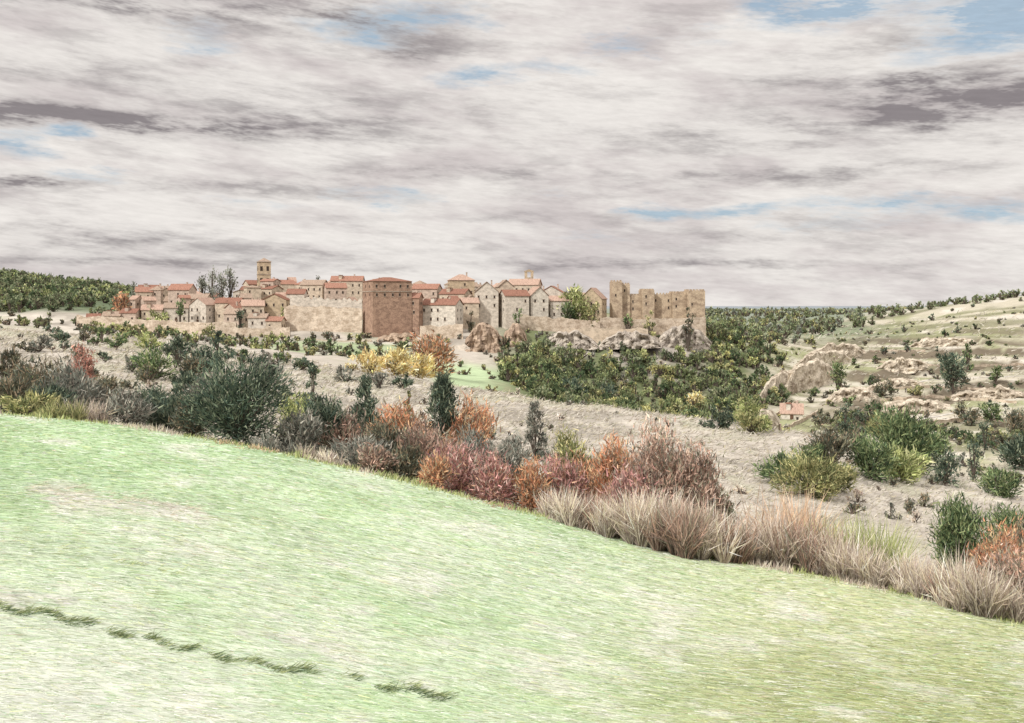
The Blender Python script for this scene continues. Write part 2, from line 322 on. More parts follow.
for u,vt,d,w,kind,nm,sh in [(122,293,560,22,'orange','orange_tree','tree'),(133,280,640,10,'poplar','poplar_tree','column'),(160,308,530,18,'yelgreen','green_tree','tree'),
 (212,268,640,14,'poplar','poplar_tree','column'),(202,274,645,14,'poplar','poplar_tree','column'),(230,266,650,14,'poplar','poplar_tree','column'),(222,274,640,14,'poplar','poplar_tree','column'),
 (575,284,535,34,'yelgreen','green_tree','tree'),(444,280,560,12,'poplar','poplar_tree','tree'),(150,316,505,26,'yelgreen','yellow_green_bush','round'),(240,310,500,12,'juniper','cypress_tree','column'),
 (567,296,528,18,'green','green_tree','tree'),(650,308,530,12,'olive','olive_tree','round'),(108,300,560,18,'farw','green_tree','tree'),(95,306,560,16,'wood','green_tree','tree'),(180,296,538,12,'green','green_tree','tree'),(286,304,515,12,'olive','green_tree','round'),(178,318,500,18,'green','green_tree','round'),(208,322,486,16,'olive','olive_tree','round'),(592,298,528,16,'olive','green_tree','round'),(518,308,510,12,'green','green_tree','round'),(470,308,505,12,'dkolive','green_tree','round'),(318,276,625,8,'poplar','poplar_tree','column'),(390,276,640,10,'wood','green_tree','tree'),(408,280,600,10,'wood','green_tree','tree'),(628,306,530,10,'green','green_tree','round'),(688,304,525,12,'dkolive','green_tree','round')]:
    plant(nm,u,vt,d,w,kind,sh)
def wood(name,n,ur,dr,hr,kinds,cond=None,dens=.75,asp=(.7,1.2)):
    A=Acc();c=0;t=0
    while c<n and t<n*20:
        t+=1
        u=random.uniform(*ur);d=math.exp(random.uniform(math.log(dr[0]),math.log(dr[1])))
        if cond and not cond(u,d): continue
        x=(u-512)/F*d; zb=float(H(x,d)); h=random.uniform(*hr)
        grow(A,x,d,zb,h*random.uniform(*asp),h,random.choice(kinds),random.choice(['round','round','tree','cone']),0,dens,1.1); c+=1
    if A.n: A.obj(name)
bdf=lambda u:float(np.interp(u,UK,rows[6][0]))
wood('gorge_woodland',920,(500,785),(325,740),(3.6,7.8),['wood']*5+['woodd']*3+['green','farw','farw','dkolive','olive','olive','woody','yelgreen'],lambda u,d:d>325+max(0,(560-u))*1.2 and d<(470 if u<620 else 515 if u<700 else 740) and u+16*math.sin(d*.05)<778,.85)
wood('gorge_shrubs',200,(515,790),(300,640),(1.2,3),['woody','olive','straw','wood','greyjun'],lambda u,d:d<620)
wood('cliff_scrub',180,(535,710),(440,530),(1.2,3),['greyjun','dkolive','poplar','wood'])
wood('left_hill_woodland',1300,(-160,165),(590,1200),(5.5,9.5),['farw','farw','farw','wood','woodd','yelgreen'],lambda u,d:d>590+max(0,u-60)*1.4,.7)
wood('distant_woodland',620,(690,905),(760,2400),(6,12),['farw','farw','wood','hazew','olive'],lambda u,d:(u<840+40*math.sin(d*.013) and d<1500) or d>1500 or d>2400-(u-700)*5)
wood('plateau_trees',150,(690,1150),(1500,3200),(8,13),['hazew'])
wood('ridge_tree_line',130,(850,1300),(1180,1260),(5,12),['wood','farw','farw'],lambda u,d:vn(u*.05,2.2)>.3,.8,(1,1.8))
wood('hillside_junipers',150,(810,1200),(380,1150),(2.5,7),['juniper','dkolive','green','woodd'],None,.85,(.8,1.5))
wood('hillside_scrub',380,(790,1200),(220,1100),(1,2.8),['olive','dkolive','wood','greyjun','wood'],None,.8,(1,2.4))
wood('valley_hedge',150,(830,1150),(300,420),(2.5,5.5),['wood','olive','dkolive','woodd'],lambda u,d:abs(d-(400-(u-830)*.3))<20,.85,(1,1.8))
wood('field_scrub',150,(-200,980),(100,340),(.5,1.6),['greyjun','straw','dkolive','dkolive','juniper'],lambda u,d:d<bdf(u) and d>1.4*cr(u) and vn(u*.02,math.log(d)*6)>.45,.8,(1,2))
wood('slope_junipers',75,(-150,330),(120,370),(1.6,4.2),['juniper','juniper','greyjun','dkolive','green'],lambda u,d:d<bdf(u) and d>1.5*cr(u) and vn(u*.025+4,math.log(d)*5)>.42,.9,(.9,1.6))
wood('town_foot_shrubs',170,(80,530),(385,488),(1.2,3.2),['olive','greyjun','green','straw','dkolive'],None,.8,(.9,1.6))
wood('town_foot_trees',110,(80,500),(375,484),(3,5.5),['olive','green','wood','yelgreen','dkolive','woodd'],lambda u,d: vn(u*.04,7.7)>.36 and not 425<u<500,.85,(.8,1.3))
wood('left_hill_hedge',90,(-200,90),(430,580),(2,5),['green','dkolive','olive','wood'],None,.8,(.9,1.6))
# meadow grass
A=Acc(); n=140000
u=rng.uniform(-100,1124,n); cdv=np.interp(u,UK,crest_d); kk=rng.uniform(0,1,n)**.8; d=np.exp(math.log(11)+(np.log(cdv*1.02)-math.log(11))*kk)
x=(u-512)/F*d; z=H(x,d); vv=HV-F*z/d
slope=(H(x+.5,d)-H(x-.5,d))
D=unit(np.stack([np.ones(n),rng.normal(-.35,.3,n),slope+rng.uniform(-.02,.1,n)],1))
cc=meadow_col(u,vv,fbm(u/200+3,np.log(d)*4+8,3),fbm(u/60,np.log(d)*9,4))*1.1
tint=np.array([lin(c,.84) for c in [(182,206,160),(164,192,144),(242,243,238),(222,228,176),(214,208,216),(192,220,196),(170,176,132),(222,206,186)]])
w_=rng.random(n)[:,None]**1.6*.92; cc=cc*(1-w_)+tint[rng.choice(8,n,p=[.2,.14,.27,.13,.06,.07,.08,.05])]*w_
px=F/d
A.strokes(np.stack([x,d,z+.012],1),D,rng.uniform(4,17,n)/px*np.clip(px/25,.6,1.5),rng.uniform(.6,1.0,n)/px,np.clip(cc*rng.uniform(.88,1.12,n)[:,None],0,.94))
A.obj('meadow_grass')
A=Acc()
def furrow(pts,m,ln,pc,thr=.36,br=1.2,jit=1.3):
    for (u0,v0),(u1,v1) in zip(pts[:-1],pts[1:]):
        for t in rng.random(m):
            uu=u0+(u1-u0)*t; vq=v0+(v1-v0)*t+3*math.sin(uu*.12)+rng.normal(0,jit)
            g_=vn(uu*.06,3.3+jit)
            if rng.random()>S(g_,thr-.15,thr+.3): continue
            x0,y0,z0=ground_at(uu,vq); k=4
            P=np.stack([x0+rng.normal(0,.05,k),y0+rng.normal(0,.05,k),np.full(k,z0)],1)
            D=unit(np.stack([rng.normal(.9,.3,k),rng.normal(0,.3,k),rng.uniform(.05,.4,k)],1))
            A.strokes(P,D,rng.uniform(.1,ln,k),.013,pal(pc,k,np.full(k,br)))
furrow([(-40,600),(0,608),(60,617),(120,634),(170,645),(240,662),(340,678),(450,697)],90,.24,'wood',.3,1.4)
furrow([(-40,603),(60,620),(170,648),(340,681),(450,700)],50,.26,'woodd',.28,1.3)
furrow([(0,485),(90,492),(200,512)],90,.4,'straw',.3,1.1,3)
furrow([(0,545),(60,550),(180,572)],40,.3,'yelgreen',.36,1.2,3)
A.obj('rough_grass_furrow')
A=Acc(); n=5200
u=rng.uniform(-80,1100,n); d=np.interp(u,UK,crest_d)*rng.normal(1.0,.018,n); x=(u-512)/F*d; z=H(x,d); px=F/d
D=unit(np.stack([rng.normal(.2,.4,n),rng.normal(0,.3,n),np.ones(n)],1)); hh=rng.uniform(2,9,n)*(.3+1.0*vn(u*.05,9.1))
A.strokes(np.stack([x,d,z-.02],1),D,hh/px,rng.uniform(.6,1.1,n)/px,np.where((vn(u*.03,4.4)>.5)[:,None],pal('straw',n,np.ones(n)),pal('yelgreen',n,np.ones(n))))
A.obj('crest_grass')
A=Acc(); n=90000
u=rng.uniform(-200,1224,n); k0=np.log(np.interp(u,UK,crest_d)*1.03); k1=np.log(np.interp(u,UK,rows[6][0])*1.02)
d=np.exp(k0+(k1-k0)*rng.random(n)); rt=(rng.random(n)<.3)&(u>770); d=np.where(rt,np.exp(rng.uniform(math.log(220),math.log(1100),n)),d)
x=(u-512)/F*d; z=H(x,d); px=F/d
D=unit(np.stack([rng.normal(.7,.5,n),rng.normal(0,.3,n),rng.uniform(.05,.6,n)],1))
p=np.array([lin(c) for c in [(206,198,184),(186,178,166),(232,226,212),(154,148,138),(214,205,176),(170,172,142)]])
A.strokes(np.stack([x,d,z],1),D,rng.uniform(2,7,n)/px,rng.uniform(.6,1.0,n)/px,p[rng.choice(6,n,p=[.28,.18,.24,.08,.13,.09])]*rng.uniform(.92,1.2,n)[:,None])
A.obj('dry_field_grass')
# ---------------- buildings
WC={'pale':surf('wall_pale',(236,225,210)),'beige':surf('wall_beige',(229,212,190)),'ochre':surf('wall_ochre',(218,197,168)),'brown':surf('wall_brown_stone',(188,158,138),.35,.3,(1,1,1.5),(154,128,112)),'white':surf('wall_white',(243,234,219)),'rose':surf('wall_rose',(221,200,183)),'castle':surf('wall_castle_stone',(212,192,166),.3,.25,(1,1,1.5),(172,152,132)),'wallstone':surf('town_wall_stone',(230,214,194),.3,.25,(1,1,1.6),(188,170,150))}
RM=[surf('roof_tile_a',(184,140,122),.6,.3,(4,1,1)),surf('roof_tile_b',(166,124,108),.6,.3,(4,1,1)),surf('roof_tile_c',(206,176,158),.6,.3,(4,1,1)),surf('roof_tile_d',(188,166,148),.6,.3,(4,1,1))]
m_win=surf('window_dark',(84,74,68)); m_frame=surf('window_frame',(196,180,164)); m_wood=surf('door_wood',(122,96,80))
def polymesh(name,vs,fs,mat,parent=None):
    me=bpy.data.meshes.new(name); me.from_pydata([tuple(map(float,v)) for v in vs],[],fs); me.update(); me.materials.append(mat)
    o=bpy.data.objects.new(name,me); sc.collection.objects.link(o)
    if parent: o.parent=parent
    return o
def boxes(lst):
    vs=[];fs=[]
    for (x0,x1,y0,y1,z0,z1) in lst:
        b=len(vs); vs+=[(x0,y0,z0),(x1,y0,z0),(x1,y1,z0),(x0,y1,z0),(x0,y0,z1),(x1,y0,z1),(x1,y1,z1),(x0,y1,z1)]
        fs+=[[b+i for i in f] for f in ((0,3,2,1),(4,5,6,7),(0,1,5,4),(1,2,6,5),(2,3,7,6),(3,0,4,7))]
    return vs,fs
def empty(name,loc,yaw=0):
    e=bpy.data.objects.new(name,None); sc.collection.objects.link(e); e.location=loc; e.rotation_euler=(0,0,yaw); e.empty_display_size=1; return e
def windows(e,w,dp,zlo,zhi,sc_=1.0,nx=None,sides=True):
    dark=[];fr_=[]
    fl=max(1,int((zhi-zlo)/3.3)); nx=nx or max(1,int(w/3.4))
    for j in range(fl):
        zc=zlo+(j+.55)*(zhi-zlo)/fl
        for i in range(nx):
            if random.random()<.25: continue
            xc=-w/2+(i+.5)*w/nx+random.uniform(-.3,.3); ww=.45*sc_;hh=.7*sc_
            dark.append((xc-ww,xc+ww,-dp/2-.03,-dp/2+.1,zc-hh,zc+hh))
            fr_.append((xc-ww-.25,xc+ww+.25,-dp/2-.14,-dp/2+.1,zc-hh-.25,zc-hh-.004)); fr_.append((xc-ww-.2,xc+ww+.2,-dp/2-.1,-dp/2+.1,zc+hh+.004,zc+hh+.25))
        if sides:
            for s in(-1,1):
                for yc in (-dp*.2,dp*.2):
                    x0,x1=sorted((s*(w/2+.03),s*(w/2-.1))); dark.append((x0,x1,yc-.5,yc+.5,zc-.7,zc+.7))
    if dark: v,f=boxes(dark);polymesh('windows',v,f,m_win,e)
    if fr_: v,f=boxes(fr_);polymesh('sills',v,f,m_frame,e)
def house(u0,u1,ve,vr,vb,d,rt='gx',wc='beige',yaw=0,name='stone_house',dp=None,rm=None,win=True):
    x=((u0+u1)/2-512)/F*d; w=(u1-u0)/F*d; dp=dp or max(7,min(w,12)); cy=d+dp/2
    ze=-(ve-HV)/F*d; zr=-(vr-HV)/F*d; zb=min(-(vb-HV)/F*d,float(H(x,d))-.5)
    cw=w/(abs(math.cos(yaw))+.6*abs(math.sin(yaw))); w=cw
    e=empty(name,(x,cy,zb),yaw); h=ze-zb; rh=max(.6,zr-ze)
    wx,wy=w/2,dp/2; o=.45
    if rt=='gx':
        vs=[(-wx,-wy,0),(wx,-wy,0),(wx,wy,0),(-wx,wy,0),(-wx,-wy,h),(wx,-wy,h),(wx,wy,h),(-wx,wy,h),(-wx,0,h+rh-.1),(wx,0,h+rh-.1)]
        fs=[(0,1,5,4),(2,3,7,6),(1,2,6,9,5),(3,0,4,8,7)]
        R=[(-wx-o,-wy-o,h-.15),(wx+o,-wy-o,h-.15),(wx+o,0,h+rh),(-wx-o,0,h+rh),(-wx-o,wy+o,h-.15),(wx+o,wy+o,h-.15)]
        R+=[(a,b,c+.3) for a,b,c in R]; rf=[(6,7,8,9),(9,8,11,10),(0,3,2,1),(3,4,5,2),(0,1,7,6),(4,10,11,5),(0,6,9,3),(3,9,10,4),(1,2,8,7),(2,5,11,8)]
    elif rt=='gy':
        vs=[(-wx,-wy,0),(wx,-wy,0),(wx,wy,0),(-wx,wy,0),(-wx,-wy,h),(wx,-wy,h),(wx,wy,h),(-wx,wy,h),(0,-wy,h+rh-.1),(0,wy,h+rh-.1)]
        fs=[(1,2,6,5),(3,0,4,7),(0,1,5,8,4),(2,3,7,9,6)]
        R=[(-wx-o,-wy-o,h-.15),(-wx-o,wy+o,h-.15),(0,wy+o,h+rh),(0,-wy-o,h+rh),(wx+o,-wy-o,h-.15),(wx+o,wy+o,h-.15)]
        R+=[(a,b,c+.3) for a,b,c in R]; rf=[(6,9,8,7),(9,10,11,8),(0,1,2,3),(3,2,5,4),(0,3,9,6),(3,4,10,9),(1,7,8,2),(2,8,11,5),(0,6,7,1),(4,5,11,10)]
    else:
        vs=[(-wx,-wy,0),(wx,-wy,0),(wx,wy,0),(-wx,wy,0),(-wx,-wy,h),(wx,-wy,h),(wx,wy,h),(-wx,wy,h)]
        fs=[(0,1,5,4),(1,2,6,5),(2,3,7,6),(3,0,4,7)]; q=max(0,wx-wy)
        R=[(-wx-o,-wy-o,h),(wx+o,-wy-o,h),(wx+o,wy+o,h),(-wx-o,wy+o,h),(-q-.1,0,h+rh),(q+.1,0,h+rh),(-wx-o,-wy-o,h-.25),(wx+o,-wy-o,h-.25),(wx+o,wy+o,h-.25),(-wx-o,wy+o,h-.25)]
        rf=[(0,1,5,4),(1,2,5),(2,3,4,5),(3,0,4),(6,7,1,0),(7,8,2,1),(8,9,3,2),(9,6,0,3),(6,9,8,7)]
    polymesh('walls',vs,fs,WC[wc],e); polymesh('roof',R,rf,rm or random.choice(RM),e)
    if win: 
        lo=max(.5,h-9.5); windows(e,w,dp,lo,h-.6)
        dz=max(0,float(H(x,d))-zb); v,f=boxes([(-.7,.7,-wy-.05,-wy+.1,dz,dz+2.1)]); polymesh('door',v,f,m_wood,e)
    if random.random()<.5:
        v,f=boxes([(wx*.4,wx*.4+.8,-.4,.4,h+rh*.3,h+rh+1.0),(wx*.4-.1,wx*.4+.9,-.5,.5,h+rh+1.0,h+rh+1.2)]); polymesh('chimney',v,f,WC['rose'],e)
    if rt=='gx' and random.random()<.35 and w>8:
        v,f=boxes([(-wx*.5,-wx*.5+1.8,-wy*.75,0,h+.3,h+rh*.75+1.2)]); polymesh('dormer',v,f,WC[wc],e)
        v,f=boxes([(-wx*.5-.2,-wx*.5+2.0,-wy*.75-.25,.1,h+rh*.75+1.204,h+rh*.75+1.45)]); polymesh('dormer_roof',v,f,RM[1],e)
    return e
r_=math.radians
WCs=['pale','beige','rose','ochre','beige','white','pale']
for i in range(50):
    u0=random.uniform(128,545); w=random.uniform(8,22); d=random.uniform(600,670); ve=random.uniform(282,298)- (1 if 230<u0<520 else -5)
    house(u0,u0+w,ve,ve-random.uniform(2.2,4.8),310,d,random.choice(['gx','gx','gy','hip']),random.choice(WCs),r_(random.uniform(-35,35)))
for i in range(54):
    u0=random.uniform(108,560); w=random.uniform(7,18); d=random.uniform(530,595); ve=random.uniform(295,312)
    house(u0,u0+w,ve,ve-random.uniform(2.5,5),324,d,random.choice(['gx','gx','gy']),random.choice(WCs),r_(random.uniform(-35,35)))
L=[(84,98,318,314,326,530,'gx','pale'),(100,118,316,312,326,532,'gx','beige'),(120,136,313,309,324,535,'gx','rose'),
(132,150,292,287,312,600,'gx','beige'),(150,170,291,286,306,620,'gx','pale'),(168,190,290,284,310,590,'gx','rose'),(186,206,299,294,318,560,'gx','beige'),
(190,212,305,298,322,545,'gy','pale'),(215,240,303,298,322,548,'gx','beige'),(160,186,308,303,322,545,'gx','pale'),(138,160,310,305,322,540,'gx','beige'),
(238,262,306,300,338,515,'gx','beige'),(262,286,300,294,338,522,'gy','ochre'),(248,266,318,314,340,498,'gx','pale'),(266,282,321,317,340,497,'gx','beige'),(224,242,314,309,338,510,'gx','rose'),
(300,325,285,280,302,600,'gx','beige'),(322,345,288,283,305,590,'gx','rose'),(330,362,281,276,300,610,'gx','beige'),(286,304,294,289,314,560,'gx','pale'),
(409,421,298,293,338,496,'gx','brown'),(421,462,305,299,338,500,'gx','white'),(412,440,289,284,305,560,'gx','rose'),(447,474,280,274,305,572,'hip','ochre'),
(440,470,294,289,308,540,'gx','beige'),(459,478,303,298,326,515,'gx','beige'),(474,498,292,282,322,522,'gy','pale'),(496,513,287,280,320,535,'gy','beige'),
(508,542,285,279,312,560,'gx','beige'),(500,528,296,290,320,520,'gx','pale'),(526,547,296,287,318,525,'gy','white'),(540,566,293,286,315,560,'gy','pale'),
(566,588,299,293,316,560,'gx','beige'),(582,607,299,288,320,540,'gy','ochre'),(548,572,301,296,318,530,'gx','pale')]
for t in L: house(*t,yaw=r_(random.uniform(-20,20)))
def merlons(w,dp,z,step=1.6,mw=.8,mh=.8,th=.5):
    out=[]; 
    n=max(2,int(w/step))
    for i in range(n):
        xc=-w/2+(i+.5)*w/n
        for y in(-dp/2+th/2,dp/2-th/2): out.append((xc-mw/2,xc+mw/2,y-th/2+.003,y+th/2-.003,z-.01,z+mh))
    n=max(2,int(dp/step))
    for i in range(1,n-1):
        yc=-dp/2+(i+.5)*dp/n
        for xx in(-w/2+th/2,w/2-th/2): out.append((xx-th/2+.003,xx+th/2-.003,yc-mw/2,yc+mw/2,z-.01,z+mh))
    return out
d=488; e=empty('tower_house',((384-512)/F*d,d+12,-17.5),r_(24)); h=(HV-281)/F*d+17.5
v,f=boxes([(-10,10,-9,9,0,h)]); polymesh('walls',v,f,WC['brown'],e)
polymesh('roof',[(-10.5,-9.5,h+.01),(10.5,-9.5,h+.01),(10.5,9.5,h+.01),(-10.5,9.5,h+.01),(-2,0,h+2.2),(2,0,h+2.2)],[(0,1,5,4),(1,2,5),(2,3,4,5),(3,0,4),(3,2,1,0)],RM[1],e)
v,f=boxes([(-10.3,10.3,-9.3,9.3,h-5.2,h-4.8)]); polymesh('string_course',v,f,m_frame,e)
windows(e,20,18,h-9,h-.6,1.0,5)
d=650; e=empty('church',((262-512)/F*d,d+5,0),r_(20)); zt=(HV-262)/F*d; w=8.0
v,f=boxes([(-w/2,w/2,-w/2,w/2,0,zt)]); polymesh('tower_walls',v,f,WC['ochre'],e)
v,f=boxes([(-w/2-.3,w/2+.3,-w/2-.3,w/2+.3,zt*k-.2,zt*k+.2) for k in(.45,.72)]+[(-w/2-.4,w/2+.4,-w/2-.4,w/2+.4,zt+.002,zt+.4)]); polymesh('cornices',v,f,m_frame,e)
zz=zt+.4; polymesh('tower_roof',[(-w/2-.3,-w/2-.3,zz),(w/2+.3,-w/2-.3,zz),(w/2+.3,w/2+.3,zz),(-w/2-.3,w/2+.3,zz),(0,0,zz+2.6)],[(0,1,4),(1,2,4),(2,3,4),(3,0,4),(3,2,1,0)],RM[3],e)
bx=[]; 
for k in(.53,.80):
    for xc in(-2,2):
        bx+= [(xc-.8,xc+.8,-w/2-.05,-w/2+.2,zt*k,zt*k+3.0),(w/2-.2,w/2+.05,xc-.8,xc+.8,zt*k,zt*k+3.0),(-w/2-.05,-w/2+.2,xc-.8,xc+.8,zt*k,zt*k+3.0)]
v,f=boxes(bx); polymesh('belfry_openings',v,f,m_win,e)
nx0=4.1; nh=(HV-284)/F*d; 
v,f=boxes([(nx0,nx0+17,-5,5,0,nh),(-nx0-11,-nx0,-4,4,0,nh-4)]); polymesh('nave_walls',v,f,WC['beige'],e)
polymesh('nave_roof',[(nx0,-5.5,nh+.01),(nx0+17.5,-5.5,nh+.01),(nx0+17.5,5.5,nh+.01),(nx0,5.5,nh+.01),(nx0,0,nh+3),(nx0+15,0,nh+3)],[(0,1,5,4),(1,2,5),(2,3,4,5),(3,0,4),(3,2,1,0)],RM[0],e)
polymesh('aisle_roof',[(-nx0-11.5,-4.5,nh-3.99),(-nx0,-4.5,nh-3.99),(-nx0,4.5,nh-3.99),(-nx0-11.5,4.5,nh-3.99),(-nx0-10,0,nh-1.4),(-nx0,0,nh-1.4)],[(0,1,5,4),(1,2,5),(2,3,4,5),(3,0,4),(3,2,1,0)],RM[1],e)
d=590; x=(529-512)/F*d; e=empty('bell_gable',(x,d,0),0); zt=(HV-272)/F*d
v,f=boxes([(-2.6,-1.0,-.8,.8,0,zt),(1.0,2.6,-.8,.8,0,zt),(-.998,.998,-.8,.8,0,zt-3.2),(-2.8,2.8,-.9,.9,zt+.002,zt+.5)]); polymesh('walls',v,f,WC['ochre'],e)
polymesh('cap',[(-2.8,-.9,zt+.51),(2.8,-.9,zt+.51),(2.8,.9,zt+.51),(-2.8,.9,zt+.51),(0,-.9,zt+1.6),(0,.9,zt+1.6)],[(0,1,4),(1,2,5,4),(2,3,5),(3,0,4,5)],WC['ochre'],e)
# castle
d=548; e=empty('castle',((657-512)/F*d,d+10,-16),r_(6))
def U2(u): return (u-657)/F*d
def Z2(v): return (HV-v)/F*d+16
def blk(u0,u1,vt,y0,y1): return (U2(u0),U2(u1),y0,y1,0,Z2(vt))
parts=[blk(611,621,281.5,-7,1),blk(621.2,630,284,-4,3),blk(630.2,642,295,-3,2),blk(642.2,654,290,-6.5,4),blk(654.2,674,294,-2,6),blk(674.2,688,292.5,-4.6,6),blk(688.2,705,290.5,-9,2)]
v,f=boxes(parts); polymesh('walls',v,f,WC['castle'],e)
m=[]
for (x0,x1,y0,y1,z0,z1) in parts:
    for q in merlons(x1-x0,y1-y0,z1): m.append((q[0]+(x0+x1)/2,q[1]+(x0+x1)/2,q[2]+(y0+y1)/2,q[3]+(y0+y1)/2,q[4],q[5]))
v,f=boxes(m); polymesh('battlements',v,f,WC['castle'],e)
dk=[];st_=[]
for (x0,x1,y0,y1,z0,z1) in parts:
    for t in np.linspace(x0+1.8,x1-1.8,max(1,int((x1-x0)/4))):
        for zc in(z1-3.5,z1-7.5):
            if random.random()<.65: dk.append((t-.4,t+.4,y0-.05,y0+.2,zc-.7,zc+.7)); st_.append((t-.6,t+.6,y0-.15,y0+.2,zc-.95,zc-.704))
v,f=boxes(dk); polymesh('windows',v,f,m_win,e); v,f=boxes(st_); polymesh('sills',v,f,m_frame,e)
def wall(name,us,dlist,vtop,mat,th=1.2,bumpy=.25,cren=False):
    n=max(8,int(abs(us[-1]-us[0])/1.5))
    vs=[];fs=[]
    for i in range(n+1):
        t=i/n*(len(us)-1); u=float(np.interp(t,range(len(us)),us)); d=float(np.interp(t,range(len(us)),dlist)); vt=float(np.interp(t,range(len(us)),vtop))
        x=(u-512)/F*d; zt=(HV-vt)/F*d+random.uniform(-bumpy,bumpy)+((.8 if (i//2)%2 else 0) if cren else 0)+1.2*(vn(u*.13,d*.1)-.5); zb=float(H(x,d))-2; zt=max(zt,zb+2.4)
        j=1.6*(vn(u*.09,5.5)-.5)
        vs+=[(x,d+j,zb),(x,d+j,zt),(x,d+th+j,zt),(x,d+th+j,zb)]
        if i: b=4*i; a=b-4; fs+=[(a,b,b+1,a+1),(a+1,b+1,b+2,a+2),(a+2,b+2,b+3,a+3)]
    polymesh(name,vs,fs,mat)
wall('town_wall',[76,110,150,190,236],[500,500,496,494,490],[316,317,320,322,323],WC['wallstone'])
wall('town_wall',[236,290],[490,488],[328,327],WC['wallstone'])
wall('town_wall',[284,330,362],[506,504,499],[306,307,309],WC['wallstone'])
wall('town_wall',[290,330,362],[514,512,508],[297,300,301],WC['pale'],cren=True)
wall('town_wall',[420,440,463],[488,487,486],[325,326,324],WC['wallstone'])
wall('town_wall',[520,560,600],[515,520,526],[315,318,321],WC['wallstone'])
wall('town_wall',[600,640,706],[528,534,545],[318,320,317],WC['wallstone'])
wall('stone_terrace_wall',[562,600,648],[505,508,512],[328,328,329],WC['beige'])
wall('ruined_wall',[300,340,372],[470,468,470],[344,342,341],WC['beige'],1.2,.8)
wall('ruined_wall',[425,470],[462,460],[345,346],WC['pale'],1.2,.8)
def cliff(name,u0,u1,d0,d1,vt0,vt1,vb0,vb1,mat,amp=1.6,seed=0):
    nx=int(abs(u1-u0)/1.0)+6; nz=16; vs=[];fs=[]
    for i in range(nx+1):
        t=i/nx; ed=math.sin(math.pi*min(max(t,0.01),.99))**.7
        for j in range(nz+2):
            s=min(j,nz)/nz; u=u0+(u1-u0)*t; d=d0+(d1-d0)*t
            vt=vt0+(vt1-vt0)*t+8*(fbm(u*.16,seed+.5,3)-.5); vb=vb0+(vb1-vb0)*t
            vt=vb+(vt-vb)*ed
            v=vb+(vt-vb)*s; dd=d+s*5-amp*2.2*(fbm(u*.15+seed,s*3+seed,4)-.5)*2-2.2*abs(math.sin(u*.35+seed))
            z=(HV-v)/F*dd
            if j==nz: dd+=10
            xx=(u-512)/F*dd
            if j>nz: dd+=38; xx=(u-512)/F*dd; z=float(H(xx,dd))-1
            vs.append((xx,dd,z))
    m=nz+2
    for i in range(nx):
        for j in range(nz+1): a=i*m+j; fs.append((a,a+m,a+m+1,a+1))
    polymesh(name,vs,fs,mat)
m_rock=surf('rock_mat',(202,180,158),.25,.28,(1,1,2.5),(152,132,116)); m_rock2=surf('rock_pale_mat',(212,202,188),.2,.28,(1,1,2),(160,150,140)); m_rock3=surf('rock_ochre_mat',(232,220,200),.14,.34,(1,1,2.2),(164,150,132))
cliff('rock_cliff',463,506,460,466,322,322,352,356,m_rock,2.4,1)
cliff('rock_cliff',500,530,478,486,324,326,352,352,m_rock,2.0,2)
cliff('rock_cliff',540,600,482,492,331,330,350,350,m_rock2,2.5,4)
cliff('rock_cliff',596,662,494,506,331,329,350,348,m_rock2,2.5,5)
cliff('rock_cliff',652,714,518,540,326,323,350,350,m_rock2,2.0,8)
cliff('rock_outcrop',372,424,470,474,334,334,345,346,m_rock,1.6,10)
cliff('rock_outcrop',230,262,484,486,337,337,345,345,m_rock2,1.2,11)
def gd(u,v): return ground_at(u,v)[1]
for (u0,u1,va,vb_,h0,h1,sd_) in [(752,808,414,388,28,30,3),(776,840,400,378,28,28,6),(784,856,380,362,22,18,9),(798,870,361,352,13,12,12),(744,780,432,422,12,14,15),(822,884,404,399,15,12,18),(868,935,374,367,12,11,21),(900,985,348,343,8,8,24),(880,955,414,409,12,10,27),(940,1040,400,397,10,10,30),(860,930,392,386,9,9,33)]:
    d0=gd(u0,va);d1=gd(u1,vb_); d0=min(d0,d1*1.1); d1=min(d1,d0*1.35)
    cliff('rock_cliff',u0,u1,d0,d1,va-h0,vb_-h1,va+4,vb_+4,m_rock3,2.4,sd_)
def fwall(pts,h=1.4,mat=WC['wallstone'],name='field_stone_wall'):
    P=[]
    for (u0,v0),(u1,v1) in zip(pts[:-1],pts[1:]):
        for t in np.linspace(0,1,14)[:-1]: P.append(ground_at(u0+(u1-u0)*t,v0+(v1-v0)*t))
    vs=[];fs=[]
    for i,(x,y,z) in enumerate(P):
        hh=h*random.uniform(.75,1.2)
        vs+=[(x,y,z-.4),(x,y,z+hh),(x,y+1.0,z+hh),(x,y+1.0,z-.6)]
        if i and abs(P[i][1]-P[i-1][1])<25: b=4*i;a=b-4; fs+=[(a,b,b+1,a+1),(a+1,b+1,b+2,a+2),(a+2,b+2,b+3,a+3)]
    if fs: polymesh(name,vs,fs,mat)
for p in [[(880,402),(930,398),(1024,404)],[(920,425),(980,420),(1040,428)],[(860,392),(930,388),(1010,392)],[(870,352),(930,352)],[(870,362),(950,368),(1030,366)],[(760,428),(780,414),(800,402)],[(780,432),(800,424),(820,412)]]: fwall(p)
x,y,z=ground_at(795,420); e=house(783,807,414,405,424,y,'gx','white',r_(-15),'farm_shed',rm=RM[2])
